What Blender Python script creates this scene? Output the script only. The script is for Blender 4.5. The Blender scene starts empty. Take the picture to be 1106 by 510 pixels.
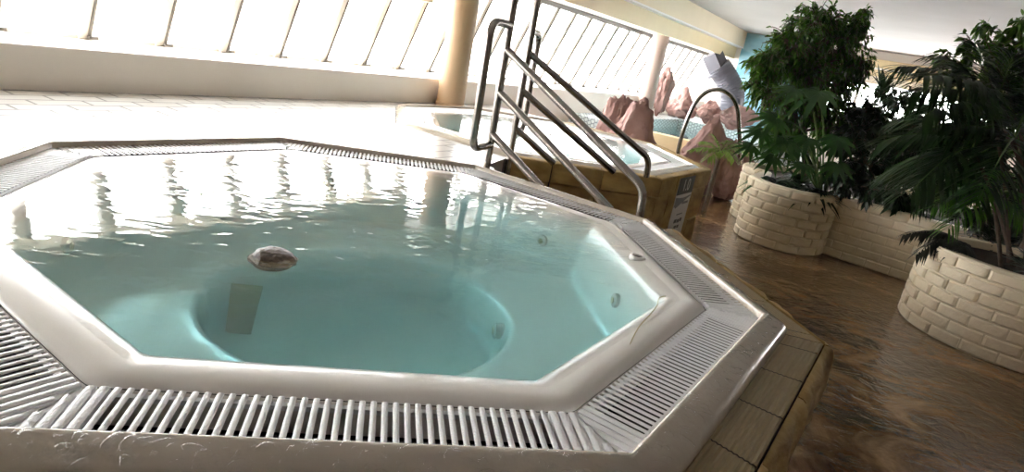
import bpy, bmesh, math, random
from mathutils import Vector, Matrix, noise
from mathutils.geometry import tessellate_polygon
R = math.radians
PI = math.pi
random.seed(7)
col = bpy.context.scene.collection
LIFT = 0.68                      # deck level above the lower floor; the floor ends up at z = 0
FL = -0.68

# ------------------------------------------------------------------ camera numbers
CAM = Vector((0, 0, 0.644))
RT = Vector((0.98307512, 0.05321269, 0.17530464))
UP = Vector((-0.18320291, 0.2855417, 0.94069263))
FW = Vector((0, 0.95688784, -0.29045766))
FPX = 669.08
def at(px, py, Y):
    """point at forward distance Y that the camera sees at a pixel"""
    d = FW * FPX + RT * (px - 553) - UP * (py - 255)
    return CAM + d * (Y / d.y)
def atz(px, py, z):
    d = FW * FPX + RT * (px - 553) - UP * (py - 255)
    return CAM + d * ((z - CAM.z) / d.z)
AZ = R(60.5)
UV_U = Vector((math.cos(AZ), math.sin(AZ), 0)); UV_V = Vector((-math.sin(AZ), math.cos(AZ), 0))
def W(u, v, z): return UV_U * u + UV_V * v + Vector((0, 0, z))

# ------------------------------------------------------------------ materials
def mat(name, color, rough=0.5, metal=0.0, var=None, scale=8, bump=0.0, bscale=40, stretch=None, spec=0.5, coat=0.0, detail=4, island=0.0, sub=0.0):
    m = bpy.data.materials.new(name); m.use_nodes = True
    nt = m.node_tree; b = nt.nodes['Principled BSDF']
    b.inputs['Base Color'].default_value = (*color, 1); b.inputs['Roughness'].default_value = rough
    b.inputs['Metallic'].default_value = metal; b.inputs['Specular IOR Level'].default_value = spec
    b.inputs['Coat Weight'].default_value = coat; b.inputs['Coat Roughness'].default_value = 0.08
    tc = nt.nodes.new('ShaderNodeTexCoord'); mp = nt.nodes.new('ShaderNodeMapping')
    nt.links.new(tc.outputs['Object'], mp.inputs['Vector'])
    if stretch: mp.inputs['Scale'].default_value = stretch
    if var or island:
        ramp = nt.nodes.new('ShaderNodeValToRGB')
        ramp.color_ramp.elements[0].color = (*color, 1); ramp.color_ramp.elements[1].color = (*(var or color), 1)
        ramp.color_ramp.elements[0].position = 0.3; ramp.color_ramp.elements[1].position = 0.7
        if island:
            g = nt.nodes.new('ShaderNodeNewGeometry'); nt.links.new(g.outputs['Random Per Island'], ramp.inputs[0])
            ramp.color_ramp.elements[0].position = 0.1; ramp.color_ramp.elements[1].position = 0.95
        else:
            n = nt.nodes.new('ShaderNodeTexNoise'); n.inputs['Scale'].default_value = scale; n.inputs['Detail'].default_value = detail
            nt.links.new(mp.outputs[0], n.inputs['Vector']); nt.links.new(n.outputs[0], ramp.inputs[0])
        nt.links.new(ramp.outputs[0], b.inputs['Base Color'])
    if bump:
        n2 = nt.nodes.new('ShaderNodeTexNoise'); n2.inputs['Scale'].default_value = bscale; n2.inputs['Detail'].default_value = 3
        bp = nt.nodes.new('ShaderNodeBump'); bp.inputs['Strength'].default_value = bump; bp.inputs['Distance'].default_value = 0.01
        nt.links.new(mp.outputs[0], n2.inputs['Vector']); nt.links.new(n2.outputs[0], bp.inputs['Height']); nt.links.new(bp.outputs[0], b.inputs['Normal'])
    if sub:
        # thin leaf: some light comes through
        tr = nt.nodes.new('ShaderNodeBsdfTranslucent'); mx = nt.nodes.new('ShaderNodeMixShader'); mx.inputs[0].default_value = sub
        out = nt.nodes['Material Output']
        tr.inputs[0].default_value = (color[0]*2.5+.01, color[1]*2.5, color[2]*1.5, 1)
        nt.links.new(b.outputs[0], mx.inputs[1]); nt.links.new(tr.outputs[0], mx.inputs[2]); nt.links.new(mx.outputs[0], out.inputs[0])
    return m

M = {}
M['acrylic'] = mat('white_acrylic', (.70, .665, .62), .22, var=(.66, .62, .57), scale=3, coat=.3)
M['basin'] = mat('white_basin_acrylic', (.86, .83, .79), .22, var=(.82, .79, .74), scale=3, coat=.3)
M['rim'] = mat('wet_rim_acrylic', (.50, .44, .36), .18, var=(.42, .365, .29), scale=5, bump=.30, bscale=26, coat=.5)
M['grate'] = mat('white_plastic_grate', (.86, .87, .89), .3, bump=.25, bscale=160)
M['gutter'] = mat('dark_gutter', (.022, .018, .02), .6)
M['sandstone'] = mat('sandstone', (.50, .35, .14), .75, var=(.27, .175, .058), scale=6, bump=1.0, bscale=14, stretch=(1, 1, 2.2), detail=8)
M['ledge_tile'] = mat('ribbed_tile', (.33, .25, .125), .5, var=(.27, .20, .095), scale=6)
M['grout'] = mat('dark_grout', (.05, .04, .03), .8)
M['steel'] = mat('brushed_stainless', (.34, .31, .28), .26, metal=1.0, bump=.05, bscale=90)
M['cream_paint'] = mat('cream_paint', (.80, .70, .52), .55, var=(.76, .66, .48), scale=2)
M['column_paint'] = mat('column_paint', (.38, .25, .145), .5, var=(.35, .23, .13), scale=2)
M['column_haze'] = mat('hazed_column_paint', (.36, .27, .235), .5, var=(.33, .25, .215), scale=2)  # copy of the column paint with the haze of distance put into its colour
M['wall_paint'] = mat('beige_wall_paint', (.80, .75, .68), .5, var=(.76, .71, .64), scale=2)
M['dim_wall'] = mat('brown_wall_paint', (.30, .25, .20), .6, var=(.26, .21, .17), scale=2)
M['white_frame'] = mat('white_window_frame', (.52, .49, .45), .4)
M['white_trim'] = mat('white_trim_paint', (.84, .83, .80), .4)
M['gasket'] = mat('dark_gasket', (.10, .09, .08), .5)
M['ceiling'] = mat('white_ceiling_paint', (.55, .52, .50), .7, var=(.49, .46, .44), scale=1.2)
M['yellow_paint'] = mat('pale_yellow_paint', (.76, .63, .38), .5, var=(.72, .59, .35), scale=2)
M['brick'] = mat('cream_painted_brick', (.74, .64, .47), .5, var=(.68, .57, .40), scale=9, bump=.35, bscale=45)
M['mortar'] = mat('cream_painted_mortar', (.66, .56, .40), .6, bump=.3, bscale=60)
M['soil'] = mat('potting_soil', (.035, .025, .016), .95, var=(.06, .042, .028), scale=30, bump=.8, bscale=60)
M['ficus_leaf'] = mat('weeping_fig_leaf', (.016, .048, .005), .30, var=(.085, .175, .018), island=1, sub=.34)
M['dark_leaf'] = mat('dark_shrub_leaf', (.006, .016, .005), .33, var=(.016, .040, .010), island=1, sub=.15)
M['lobed_leaf'] = mat('lobed_leaf_green', (.010, .040, .007), .30, var=(.028, .085, .013), island=1, sub=.25)
M['palm_leaf'] = mat('palm_leaflet_green', (.009, .026, .007), .36, var=(.026, .066, .014), island=1, sub=.2)
M['bright_palm'] = mat('bright_palm_leaflet', (.035, .105, .012), .38, var=(.09, .20, .03), island=1, sub=.3)
M['fern_leaf'] = mat('pale_fern_leaflet', (.10, .17, .035), .45, var=(.25, .34, .09), island=1, sub=.35)
M['wilted'] = mat('blackish_wilted_leaflet', (.010, .011, .008), .5, var=(.022, .022, .014), island=1)
M['stem'] = mat('green_stem', (.09, .15, .04), .5)
M['bark'] = mat('grey_brown_bark', (.12, .085, .06), .8, var=(.07, .05, .035), scale=20, bump=.5, bscale=50)
M['rock'] = mat('pink_boulder', (.40, .245, .215), .85, var=(.22, .125, .11), scale=3.5, bump=.9, bscale=8, detail=8)
M['duct'] = mat('galvanised_duct', (.075, .075, .095), .45, metal=0)
M['white_gloss'] = mat('white_sign_face', (.72, .70, .67), .35)
M['sign_dark'] = mat('dark_grey_print', (.055, .055, .06), .4)
M['sign_grey'] = mat('mid_grey_print', (.20, .21, .22), .4)
M['sign_red'] = mat('red_brown_print', (.18, .05, .045), .4)
M['tan_pad'] = mat('tan_pad', (.40, .33, .17), .6)
M['bronze'] = mat('brown_fitting', (.16, .115, .085), .5, var=(.045, .032, .026), scale=45, bump=.8, bscale=60)
M['hole'] = mat('dark_hole', (.02, .015, .01), .6)
M['pale_tile'] = mat('pale_pool_tile', (.70, .74, .72), .3)

def brick_material(name, c1, c2, grout, bw, bh, ms, rough, rot, bumpd=.3, coat=0, plane='XY', squash=None):
    m = bpy.data.materials.new(name); m.use_nodes = True; nt = m.node_tree; b = nt.nodes['Principled BSDF']
    tc = nt.nodes.new('ShaderNodeTexCoord'); mp = nt.nodes.new('ShaderNodeMapping'); mp.inputs['Rotation'].default_value = rot
    br = nt.nodes.new('ShaderNodeTexBrick'); br.inputs['Scale'].default_value = 1
    br.inputs['Color1'].default_value = (*c1, 1); br.inputs['Color2'].default_value = (*c2, 1); br.inputs['Mortar'].default_value = (*grout, 1)
    br.inputs['Brick Width'].default_value = bw; br.inputs['Row Height'].default_value = bh; br.inputs['Mortar Size'].default_value = ms; br.inputs['Mortar Smooth'].default_value = .2
    nt.links.new(tc.outputs['Object'], mp.inputs[0]); nt.links.new(mp.outputs[0], br.inputs[0]); nt.links.new(br.outputs[0], b.inputs['Base Color'])
    b.inputs['Roughness'].default_value = rough; b.inputs['Coat Weight'].default_value = coat; b.inputs['Coat Roughness'].default_value = .05
    n = nt.nodes.new('ShaderNodeTexNoise'); n.inputs['Scale'].default_value = 6; n.inputs['Detail'].default_value = 2
    ad = nt.nodes.new('ShaderNodeMath'); ad.operation = 'MULTIPLY_ADD'; ad.inputs[1].default_value = -1.0
    nt.links.new(tc.outputs['Object'], n.inputs[0]); nt.links.new(br.outputs['Fac'], ad.inputs[0]); nt.links.new(n.outputs[0], ad.inputs[2])
    bp = nt.nodes.new('ShaderNodeBump'); bp.inputs['Strength'].default_value = bumpd; bp.inputs['Distance'].default_value = .004
    nt.links.new(ad.outputs[0], bp.inputs['Height']); nt.links.new(bp.outputs[0], b.inputs['Normal'])
    return m
M['deck_tile'] = brick_material('white_deck_tile', (.44, .43, .41), (.37, .36, .335), (.05, .045, .04), .25, .125, .008, .28, (0, 0, -AZ), .35, .1)

M['pool_tile'] = brick_material('small_pool_tile', (.72, .80, .81), (.66, .75, .77), (.28, .34, .37), .05, .05, .006, .3, (R(90), 0, R(30)), .2)
def floor_material():
    m = bpy.data.materials.new('wet_brown_stamped_floor'); m.use_nodes = True; nt = m.node_tree; b = nt.nodes['Principled BSDF']
    tc = nt.nodes.new('ShaderNodeTexCoord'); mp = nt.nodes.new('ShaderNodeMapping'); mp.inputs['Rotation'].default_value = (0, 0, R(35)); mp.inputs['Scale'].default_value = (1, 1.25, 1)
    nt.links.new(tc.outputs['Object'], mp.inputs[0])
    n = nt.nodes.new('ShaderNodeTexNoise'); n.inputs['Scale'].default_value = 2.6; n.inputs['Detail'].default_value = 9; n.inputs['Roughness'].default_value = .68; n.inputs['Distortion'].default_value = .7
    nt.links.new(mp.outputs[0], n.inputs[0])
    r = nt.nodes.new('ShaderNodeValToRGB'); cr = r.color_ramp
    cr.elements[0].position = .30; cr.elements[0].color = (.034, .018, .008, 1); cr.elements[1].position = .72; cr.elements[1].color = (.43, .27, .14, 1)
    e = cr.elements.new(.5); e.color = (.155, .088, .038, 1)
    nt.links.new(n.outputs[0], r.inputs[0]); nt.links.new(r.outputs[0], b.inputs['Base Color'])
    n2 = nt.nodes.new('ShaderNodeTexNoise'); n2.inputs['Scale'].default_value = 9; n2.inputs['Detail'].default_value = 5; n2.inputs['Distortion'].default_value = 1.2
    nt.links.new(mp.outputs[0], n2.inputs[0])
    bp = nt.nodes.new('ShaderNodeBump'); bp.inputs['Strength'].default_value = .55; bp.inputs['Distance'].default_value = .014
    nt.links.new(n2.outputs[0], bp.inputs['Height']); nt.links.new(bp.outputs[0], b.inputs['Normal'])
    b.inputs['Coat Weight'].default_value = .5; b.inputs['Coat Roughness'].default_value = .06; nt.links.new(bp.outputs[0], b.inputs['Coat Normal'])
    r2 = nt.nodes.new('ShaderNodeMapRange'); r2.inputs[3].default_value = .06; r2.inputs[4].default_value = .32
    nt.links.new(n2.outputs[0], r2.inputs[0]); nt.links.new(r2.outputs[0], b.inputs['Roughness'])
    return m
M['floor'] = floor_material()

def schlick(nt, f0, normal=None):
    lw = nt.nodes.new('ShaderNodeLayerWeight'); lw.inputs[0].default_value = .5
    if normal: nt.links.new(normal, lw.inputs['Normal'])
    p = nt.nodes.new('ShaderNodeMath'); p.operation = 'POWER'; p.inputs[1].default_value = 5.0
    q = nt.nodes.new('ShaderNodeMath'); q.operation = 'MULTIPLY_ADD'; q.inputs[1].default_value = 1 - f0; q.inputs[2].default_value = f0; q.use_clamp = True
    nt.links.new(lw.outputs['Facing'], p.inputs[0]); nt.links.new(p.outputs[0], q.inputs[0]); return q
def water_material(name, absorb, dens, strength, nscale):
    m = bpy.data.materials.new(name); m.use_nodes = True; nt = m.node_tree
    for n in list(nt.nodes):
        if n.type == 'BSDF_PRINCIPLED': nt.nodes.remove(n)
    out = nt.nodes['Material Output']
    tr = nt.nodes.new('ShaderNodeBsdfTransparent'); gl = nt.nodes.new('ShaderNodeBsdfGlossy'); gl.inputs['Roughness'].default_value = .0
    mx = nt.nodes.new('ShaderNodeMixShader')
    tc = nt.nodes.new('ShaderNodeTexCoord'); mp = nt.nodes.new('ShaderNodeMapping'); mp.inputs['Rotation'].default_value = (0, 0, R(15)); mp.inputs['Scale'].default_value = (1.0, 1.7, 1)
    n = nt.nodes.new('ShaderNodeTexNoise'); n.inputs['Scale'].default_value = nscale; n.inputs['Detail'].default_value = 1.6; n.inputs['Roughness'].default_value = .5; n.inputs['Distortion'].default_value = .5
    n2 = nt.nodes.new('ShaderNodeTexNoise'); n2.inputs['Scale'].default_value = 1.5; n2.inputs['Detail'].default_value = 1
    mr = nt.nodes.new('ShaderNodeMapRange'); mr.inputs[1].default_value = .38; mr.inputs[2].default_value = .62; mr.inputs[3].default_value = .22; mr.inputs[4].default_value = 1.0
    mu = nt.nodes.new('ShaderNodeMath'); mu.operation = 'MULTIPLY'; mu.inputs[1].default_value = strength
    bp = nt.nodes.new('ShaderNodeBump'); bp.inputs['Distance'].default_value = .012
    L = nt.links.new
    L(tc.outputs['Object'], mp.inputs[0]); L(mp.outputs[0], n.inputs[0]); L(tc.outputs['Object'], n2.inputs[0]); L(n2.outputs[0], mr.inputs[0]); L(mr.outputs[0], mu.inputs[0])
    L(n.outputs[0], bp.inputs['Height']); L(mu.outputs[0], bp.inputs['Strength'])
    L(bp.outputs[0], gl.inputs['Normal']); fr = schlick(nt, .02, bp.outputs[0])
    L(fr.outputs[0], mx.inputs[0]); L(tr.outputs[0], mx.inputs[1]); L(gl.outputs[0], mx.inputs[2]); L(mx.outputs[0], out.inputs['Surface'])
    va = nt.nodes.new('ShaderNodeVolumeAbsorption'); va.inputs[0].default_value = (*absorb, 1); va.inputs[1].default_value = dens
    vs = nt.nodes.new('ShaderNodeVolumeScatter'); vs.inputs['Color'].default_value = (.82, .96, 1, 1); vs.inputs['Density'].default_value = .34; vs.inputs['Anisotropy'].default_value = .3
    ads = nt.nodes.new('ShaderNodeAddShader'); L(va.outputs[0], ads.inputs[0]); L(vs.outputs[0], ads.inputs[1]); L(ads.outputs[0], out.inputs['Volume'])
    return m
M['water'] = water_material('clear_pool_water', (.10, .930, 1.0), .62, .30, 9.5)
M['far_water'] = water_material('children_pool_water', (.10, .93, .97), .9, .12, 9)

def glass_material(name, tint=(1, 1, 1)):
    m = bpy.data.materials.new(name); m.use_nodes = True; nt = m.node_tree
    for n in list(nt.nodes):
        if n.type == 'BSDF_PRINCIPLED': nt.nodes.remove(n)
    tr = nt.nodes.new('ShaderNodeBsdfTransparent'); tr.inputs[0].default_value = (*tint, 1)
    gl = nt.nodes.new('ShaderNodeBsdfGlossy'); gl.inputs['Roughness'].default_value = .01
    fr = schlick(nt, .04); mx = nt.nodes.new('ShaderNodeMixShader')
    L = nt.links.new; L(fr.outputs[0], mx.inputs[0]); L(tr.outputs[0], mx.inputs[1]); L(gl.outputs[0], mx.inputs[2]); L(mx.outputs[0], nt.nodes['Material Output'].inputs[0])
    return m
M['glass'] = glass_material('window_glass')
M['droplet'] = glass_material('water_droplet')

def mural_material():
    m = bpy.data.materials.new('pale_blue_mural_paint'); m.use_nodes = True; nt = m.node_tree; b = nt.nodes['Principled BSDF']
    tc = nt.nodes.new('ShaderNodeTexCoord'); n = nt.nodes.new('ShaderNodeTexNoise'); n.inputs['Scale'].default_value = 1.8; n.inputs['Detail'].default_value = 4
    mp = nt.nodes.new('ShaderNodeMapping'); mp.inputs['Scale'].default_value = (1, 1, 2.6)
    r = nt.nodes.new('ShaderNodeValToRGB'); cr = r.color_ramp
    cr.elements[0].position = .3; cr.elements[0].color = (.12, .36, .50, 1); cr.elements[1].position = .7; cr.elements[1].color = (.42, .66, .74, 1)
    L = nt.links.new; L(tc.outputs['Object'], mp.inputs[0]); L(mp.outputs[0], n.inputs[0]); L(n.outputs[0], r.inputs[0]); L(r.outputs[0], b.inputs['Base Color']); b.inputs['Roughness'].default_value = .6
    return m
M['mural'] = mural_material()

# ------------------------------------------------------------------ mesh helpers
ORG = {}
class MB:
    def __init__(s): s.v = []; s.f = []
    def add(s, vs, fs):
        o = len(s.v); s.v += [Vector(x) for x in vs]; s.f += [[i + o for i in f] for f in fs]; return s
    def box(s, c, sx, sy, sz, rot=None):
        c = Vector(c); P = []
        for dz in (-.5, .5):
            for dx, dy in ((-.5, -.5), (.5, -.5), (.5, .5), (-.5, .5)):
                p = Vector((dx * sx, dy * sy, dz * sz)); P.append(c + (rot @ p if rot else p))
        return s.add(P, [(3, 2, 1, 0), (4, 5, 6, 7), (0, 1, 5, 4), (1, 2, 6, 5), (2, 3, 7, 6), (3, 0, 4, 7)])
    def prism(s, poly, z0, z1):
        """vertical prism over a (possibly concave) polygon of (x, y)"""
        n = len(poly); P = [Vector((p[0], p[1], z0)) for p in poly] + [Vector((p[0], p[1], z1)) for p in poly]
        ar = sum(poly[i][0] * poly[(i + 1) % n][1] - poly[(i + 1) % n][0] * poly[i][1] for i in range(n))
        tr = tessellate_polygon([[Vector((p[0], p[1], 0)) for p in poly]])
        fs = []
        for t in tr:
            a, b_, c = [Vector((poly[i][0], poly[i][1], 0)) for i in t]
            up = (b_ - a).cross(c - a).z > 0
            t = list(t) if up else list(t)[::-1]
            fs.append([i + n for i in t]); fs.append(t[::-1])
        for i in range(n):
            j = (i + 1) % n
            fs.append([i, j, j + n, i + n] if ar > 0 else [j, i, i + n, j + n])
        return s.add(P, fs)
    def tube(s, pts, r, n=10, cap=True):
        pts = [Vector(p) for p in pts]; rr = r if isinstance(r, (list, tuple)) else [r] * len(pts)
        P = []; F = []; ref = None
        for i, p in enumerate(pts):
            if i == 0: t = pts[1] - p
            elif i == len(pts) - 1: t = p - pts[i - 1]
            else: t = (pts[i + 1] - p).normalized() + (p - pts[i - 1]).normalized()
            t.normalize()
            if ref is None:
                ref = Vector((0, 0, 1)) if abs(t.z) < .9 else Vector((1, 0, 0))
            a = (ref - t * ref.dot(t)).normalized(); b_ = t.cross(a); ref = a
            for k in range(n):
                th = 2 * PI * k / n; P.append(p + (a * math.cos(th) + b_ * math.sin(th)) * rr[i])
        for i in range(len(pts) - 1):
            for k in range(n):
                k2 = (k + 1) % n; F.append((i * n + k, i * n + k2, (i + 1) * n + k2, (i + 1) * n + k))
        if cap:
            F.append(tuple(range(n))[::-1]); F.append(tuple(range((len(pts) - 1) * n, len(pts) * n)))
        return s.add(P, F)
    def loops(s, rings, closed=True, cap_last=False, cap_first=False):
        n = len(rings[0]); P = [p for r_ in rings for p in r_]; F = []
        for i in range(len(rings) - 1):
            for k in range(n if closed else n - 1):
                k2 = (k + 1) % n; F.append((i * n + k, i * n + k2, (i + 1) * n + k2, (i + 1) * n + k))
        if cap_last: F.append(tuple(range((len(rings) - 1) * n, len(rings) * n)))
        if cap_first: F.append(tuple(range(n))[::-1])
        return s.add(P, F)
    def build(s, name, m, parent=None, smooth=False, bevel=0, seg=2, angle=40):
        o_ = ORG.get(parent.name, Vector()) if parent else ORG.get('_pending', Vector())
        me = bpy.data.meshes.new(name); me.from_pydata([tuple(v - o_) for v in s.v], [], s.f); me.update()
        ob = bpy.data.objects.new(name, me); col.objects.link(ob)
        me.materials.append(m)
        if smooth:
            me.polygons.foreach_set('use_smooth', [True] * len(me.polygons))
            try: me.set_sharp_from_angle(angle=R(angle))
            except Exception: pass
        if bevel:
            md = ob.modifiers.new('bevel', 'BEVEL'); md.width = bevel; md.segments = seg; md.limit_method = 'ANGLE'; md.angle_limit = R(35)
        if parent:
            ob.parent = parent; ORG[ob.name] = o_.copy()
        return ob

def tag(o, label=None, cat=None, group=None, kind=None):
    if label: o['label'] = label
    if cat: o['category'] = cat
    if group: o['group'] = group
    if kind: o['kind'] = kind
    return o
def thing(name, label, cat, loc, group=None, kind=None):
    o = bpy.data.objects.new(name, None); col.objects.link(o); o.location = loc; o.empty_display_size = .1
    ORG[o.name] = Vector(loc); return tag(o, label, cat, group, kind)

# ------------------------------------------------------------------ room shell
U0, U1, VR = -3.6, 14.4, -5.0
ZC = 1.78
def uvbox(mb, u0, u1, v0, v1, z0, z1):
    rot = Matrix((( UV_U.x, UV_V.x, 0), (UV_U.y, UV_V.y, 0), (0, 0, 1)))
    return mb.box(W((u0 + u1) / 2, (v0 + v1) / 2, (z0 + z1) / 2), u1 - u0, v1 - v0, z1 - z0, rot)
def struct(name, mb, m, label, cat, **k):
    return tag(mb.build(name, m, **k), label, cat, kind='structure')

struct('floor', uvbox(MB(), U0, U1, VR, 4.9, FL - .1, FL), M['floor'], 'wet brown stamped concrete floor beside the planters', 'floor')
mb = MB(); uvbox(mb, U0, U1 + .2, VR - .2, 3.40, ZC, ZC + .15)
struct('ceiling', mb, M['ceiling'], 'smooth white ceiling over the whole hall', 'ceiling')
# left wall under the glazing: low upstand with a deep sill
mb = MB(); uvbox(mb, U0, U1, 3.9, 4.75, FL, .205)
struct('wall_left', mb, M['wall_paint'], 'low beige wall under the sloping window', 'wall', bevel=.008)
# beam in two steps and the roof strip above the window head
mb = MB(); uvbox(mb, U0, U1, 3.548, 4.20, 1.235, 1.29); 
struct('trim_1', mb, M['white_trim'], 'white roof strip above the sloping window', 'trim')
mb = MB(); uvbox(mb, U0, U1, 3.50, 3.545, 1.20, 1.46)
struct('trim_2', mb, M['yellow_paint'], 'pale yellow lower beam along the window side', 'beam', bevel=.006)
mb = MB(); uvbox(mb, U0, U1, 3.37, 3.66, 1.463, ZC)
struct('trim_3', mb, M['cream_paint'], 'cream upper beam meeting the white ceiling', 'beam', bevel=.006)
mb = MB(); uvbox(mb, U0, U1, 3.66, 4.40, 1.33, ZC + .15)
struct('trim_4', mb, M['ceiling'], 'roof void above the window strip', 'trim')
mb = MB(); uvbox(mb, U0, U1, 3.365, 3.50, 1.440, 1.4625)  # lamp-lit strip put in as a white painted box, no lamp
struct('trim_7', mb, M['white_trim'], 'thin strip between the two beams, painted white for lamp light', 'trim')
mb = MB(); uvbox(mb, U0, 4.6, 3.84, 4.00, .87, 1.233)  # unseen box added to cut the upper window out of the water reflection
struct('trim_8', mb, M['cream_paint'], 'cream box added out of view across the top of the nearer window bays', 'trim', bevel=.006)
# end walls
mb = MB(); uvbox(mb, U0 - .15, U0, VR, 4.75, FL, ZC)
struct('wall_back', mb, M['dim_wall'], 'brown wall behind the viewpoint', 'wall')
mb = MB(); uvbox(mb, U0, U1, VR - .15, VR, FL, ZC)
struct('wall_right', mb, M['dim_wall'], 'brown wall behind the planters', 'wall')
mb = MB()
uvbox(mb, U1, U1 + .15, 1.7, 4.75, FL, ZC); uvbox(mb, U1, U1 + .15, VR, 1.7, FL, .34); uvbox(mb, U1, U1 + .15, VR, 1.7, 1.16, ZC)
struct('wall_far', mb, M['wall_paint'], 'pale end wall of the hall with a window strip', 'wall')
mb = MB(); uvbox(mb, U1 - .16, U1 - .002, VR + .02, 1.7, 1.31, 1.62)
struct('trim_5', mb, M['yellow_paint'], 'pale yellow beam above the far window strip', 'beam', bevel=.006)
mb = MB(); uvbox(mb, U1 - .20, U1 - .002, VR + .02, 1.7, 1.43, 1.462)
struct('trim_6', mb, M['white_trim'], 'white moulding running along the far yellow beam', 'trim')

# sloping window
SL = 0.40
def wv(z): return 4.43 - SL * (z - .21)
wt = thing('window_1', 'long sloping window with white mullions above the low wall', 'window', W(5, wv(.21), .21), kind='structure')
slope = math.atan(SL)
rotm = Matrix(((UV_U.x, UV_V.x, 0), (UV_U.y, UV_V.y, 0), (0, 0, 1)))
tilt = rotm @ Matrix.Rotation(slope, 3, 'X')
n_m = 0
u = 1.54 - .478 * 10
while u < U1 - .1:
    mb = MB(); zc = .71; mb.box(W(u, wv(zc) + .045, zc), .078, .075, 1.09, tilt); mb.build('mullion', M['white_frame'], wt, bevel=.004)
    mb = MB(); mb.box(W(u + .016, wv(zc) - .0005, zc), .010, .020, 1.07, tilt)
    g = mb.build('gasket', M['gasket'], wt)
    mb = MB(); mb.box(W(u + .03, wv(.225) - .02, .222), .05, .03, .018, rotm); mb.build('mullion_foot', M['gasket'], wt)
    u += .478; n_m += 1
mb = MB(); mb.box(W((U0 + U1) / 2, wv(1.205) + .02, 1.205), U1 - U0, .07, .055, rotm); mb.build('head_rail', M['gasket'], wt)
mb = MB(); mb.box(W((U0 + U1) / 2, wv(.2) + .06, .215), U1 - U0, .09, .03, rotm); mb.build('sill_rail', M['white_frame'], wt)
mb = MB(); mb.box(W((U0 + U1) / 2, wv(.71) + .05, .71), U1 - U0, .006, 1.06, tilt); mb.build('pane', M['glass'], wt)
# far window strip and right window strip
fw = thing('window_2', 'bright window strip in the far end wall behind the plants', 'window', W(U1 + .07, -2, .28), kind='structure')
mb = MB(); uvbox(mb, U1 + .06, U1 + .066, VR, 1.7, .34, 1.16); mb.build('pane', M['glass'], fw)
for v in [VR + .03 + k * .99 for k in range(7)]:
    mb = MB(); uvbox(mb, U1 + .03, U1 + .10, v - .03, v + .03, .34, 1.16); mb.build('mullion', M['white_frame'], fw)
# ------------------------------------------------------------------ whirlpool tubs
ROT = R(13.087)
T1 = Vector((-.477, 2.015, 0)); T2 = Vector((.10, 5.18, 0))
def roct(r, rc, z, k=5, tf=None):
    """octagon ring of apothem r with corner radius rc (rc = r gives a circle)"""
    rc = min(rc, r); out = []; d = (r - rc) / math.cos(PI / 8)
    for i in range(8):
        a = R(22.5 + 45 * i); cx, cy = d * math.cos(a), d * math.sin(a)
        for j in range(k):
            b_ = a - R(22.5) + R(45) * j / (k - 1); out.append(Vector((cx + rc * math.cos(b_), cy + rc * math.sin(b_), z)))
    return out
def prs(r, s, z, face):
    """point at apothem r, edge fraction s in [-1, 1], on a face with the given local normal angle"""
    a = R(face); t = s * r * math.tan(PI / 8)
    return Vector((r * math.cos(a) - t * math.sin(a), r * math.sin(a) + t * math.cos(a), z))
def rough_block(mb, face, r0, r1, s0, s1, z0, z1, amp, rnd, seed, ns=10, nr=4):
    """one rough stone: top and outer side as a rounded, noisy strip plus ends and back"""
    prof = [(r0, z0), (r0, z1 - .004)]
    for k in range(nr + 1): prof.append((r0 + (r1 - rnd - r0) * k / nr, z1))
    for k in range(1, 5): a = PI / 2 * k / 4; prof.append((r1 - rnd + rnd * math.sin(a), z1 - rnd + rnd * math.cos(a)))
    nz = max(2, int((z1 - rnd - z0) / .05))
    for k in range(1, nz + 1): prof.append((r1, z1 - rnd - (z1 - rnd - z0) * k / nz))
    rings = []
    for i in range(ns + 1):
        s = s0 + (s1 - s0) * i / ns; ring = []
        e = min(i, ns - i); pinch = .006 if e == 0 else 0
        for (r, z) in prof:
            p = prs(r, s, z, face); q = p * 7 + Vector((seed * 3.1, seed, 0))
            d = noise.noise(q) * amp + noise.noise(q * 3) * amp * .5
            rad = Vector((math.cos(R(face)), math.sin(R(face)), 0))
            k = (r - r0) / max(1e-6, r1 - r0)
            p = p + rad * (d * k - pinch * k) + Vector((0, 0, (d * .35 - pinch) if z > z1 - .02 and r > r0 + .001 else 0)); ring.append(p)
        rings.append(ring)
    return mb.loops(rings, closed=True, cap_first=True, cap_last=True)

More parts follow.
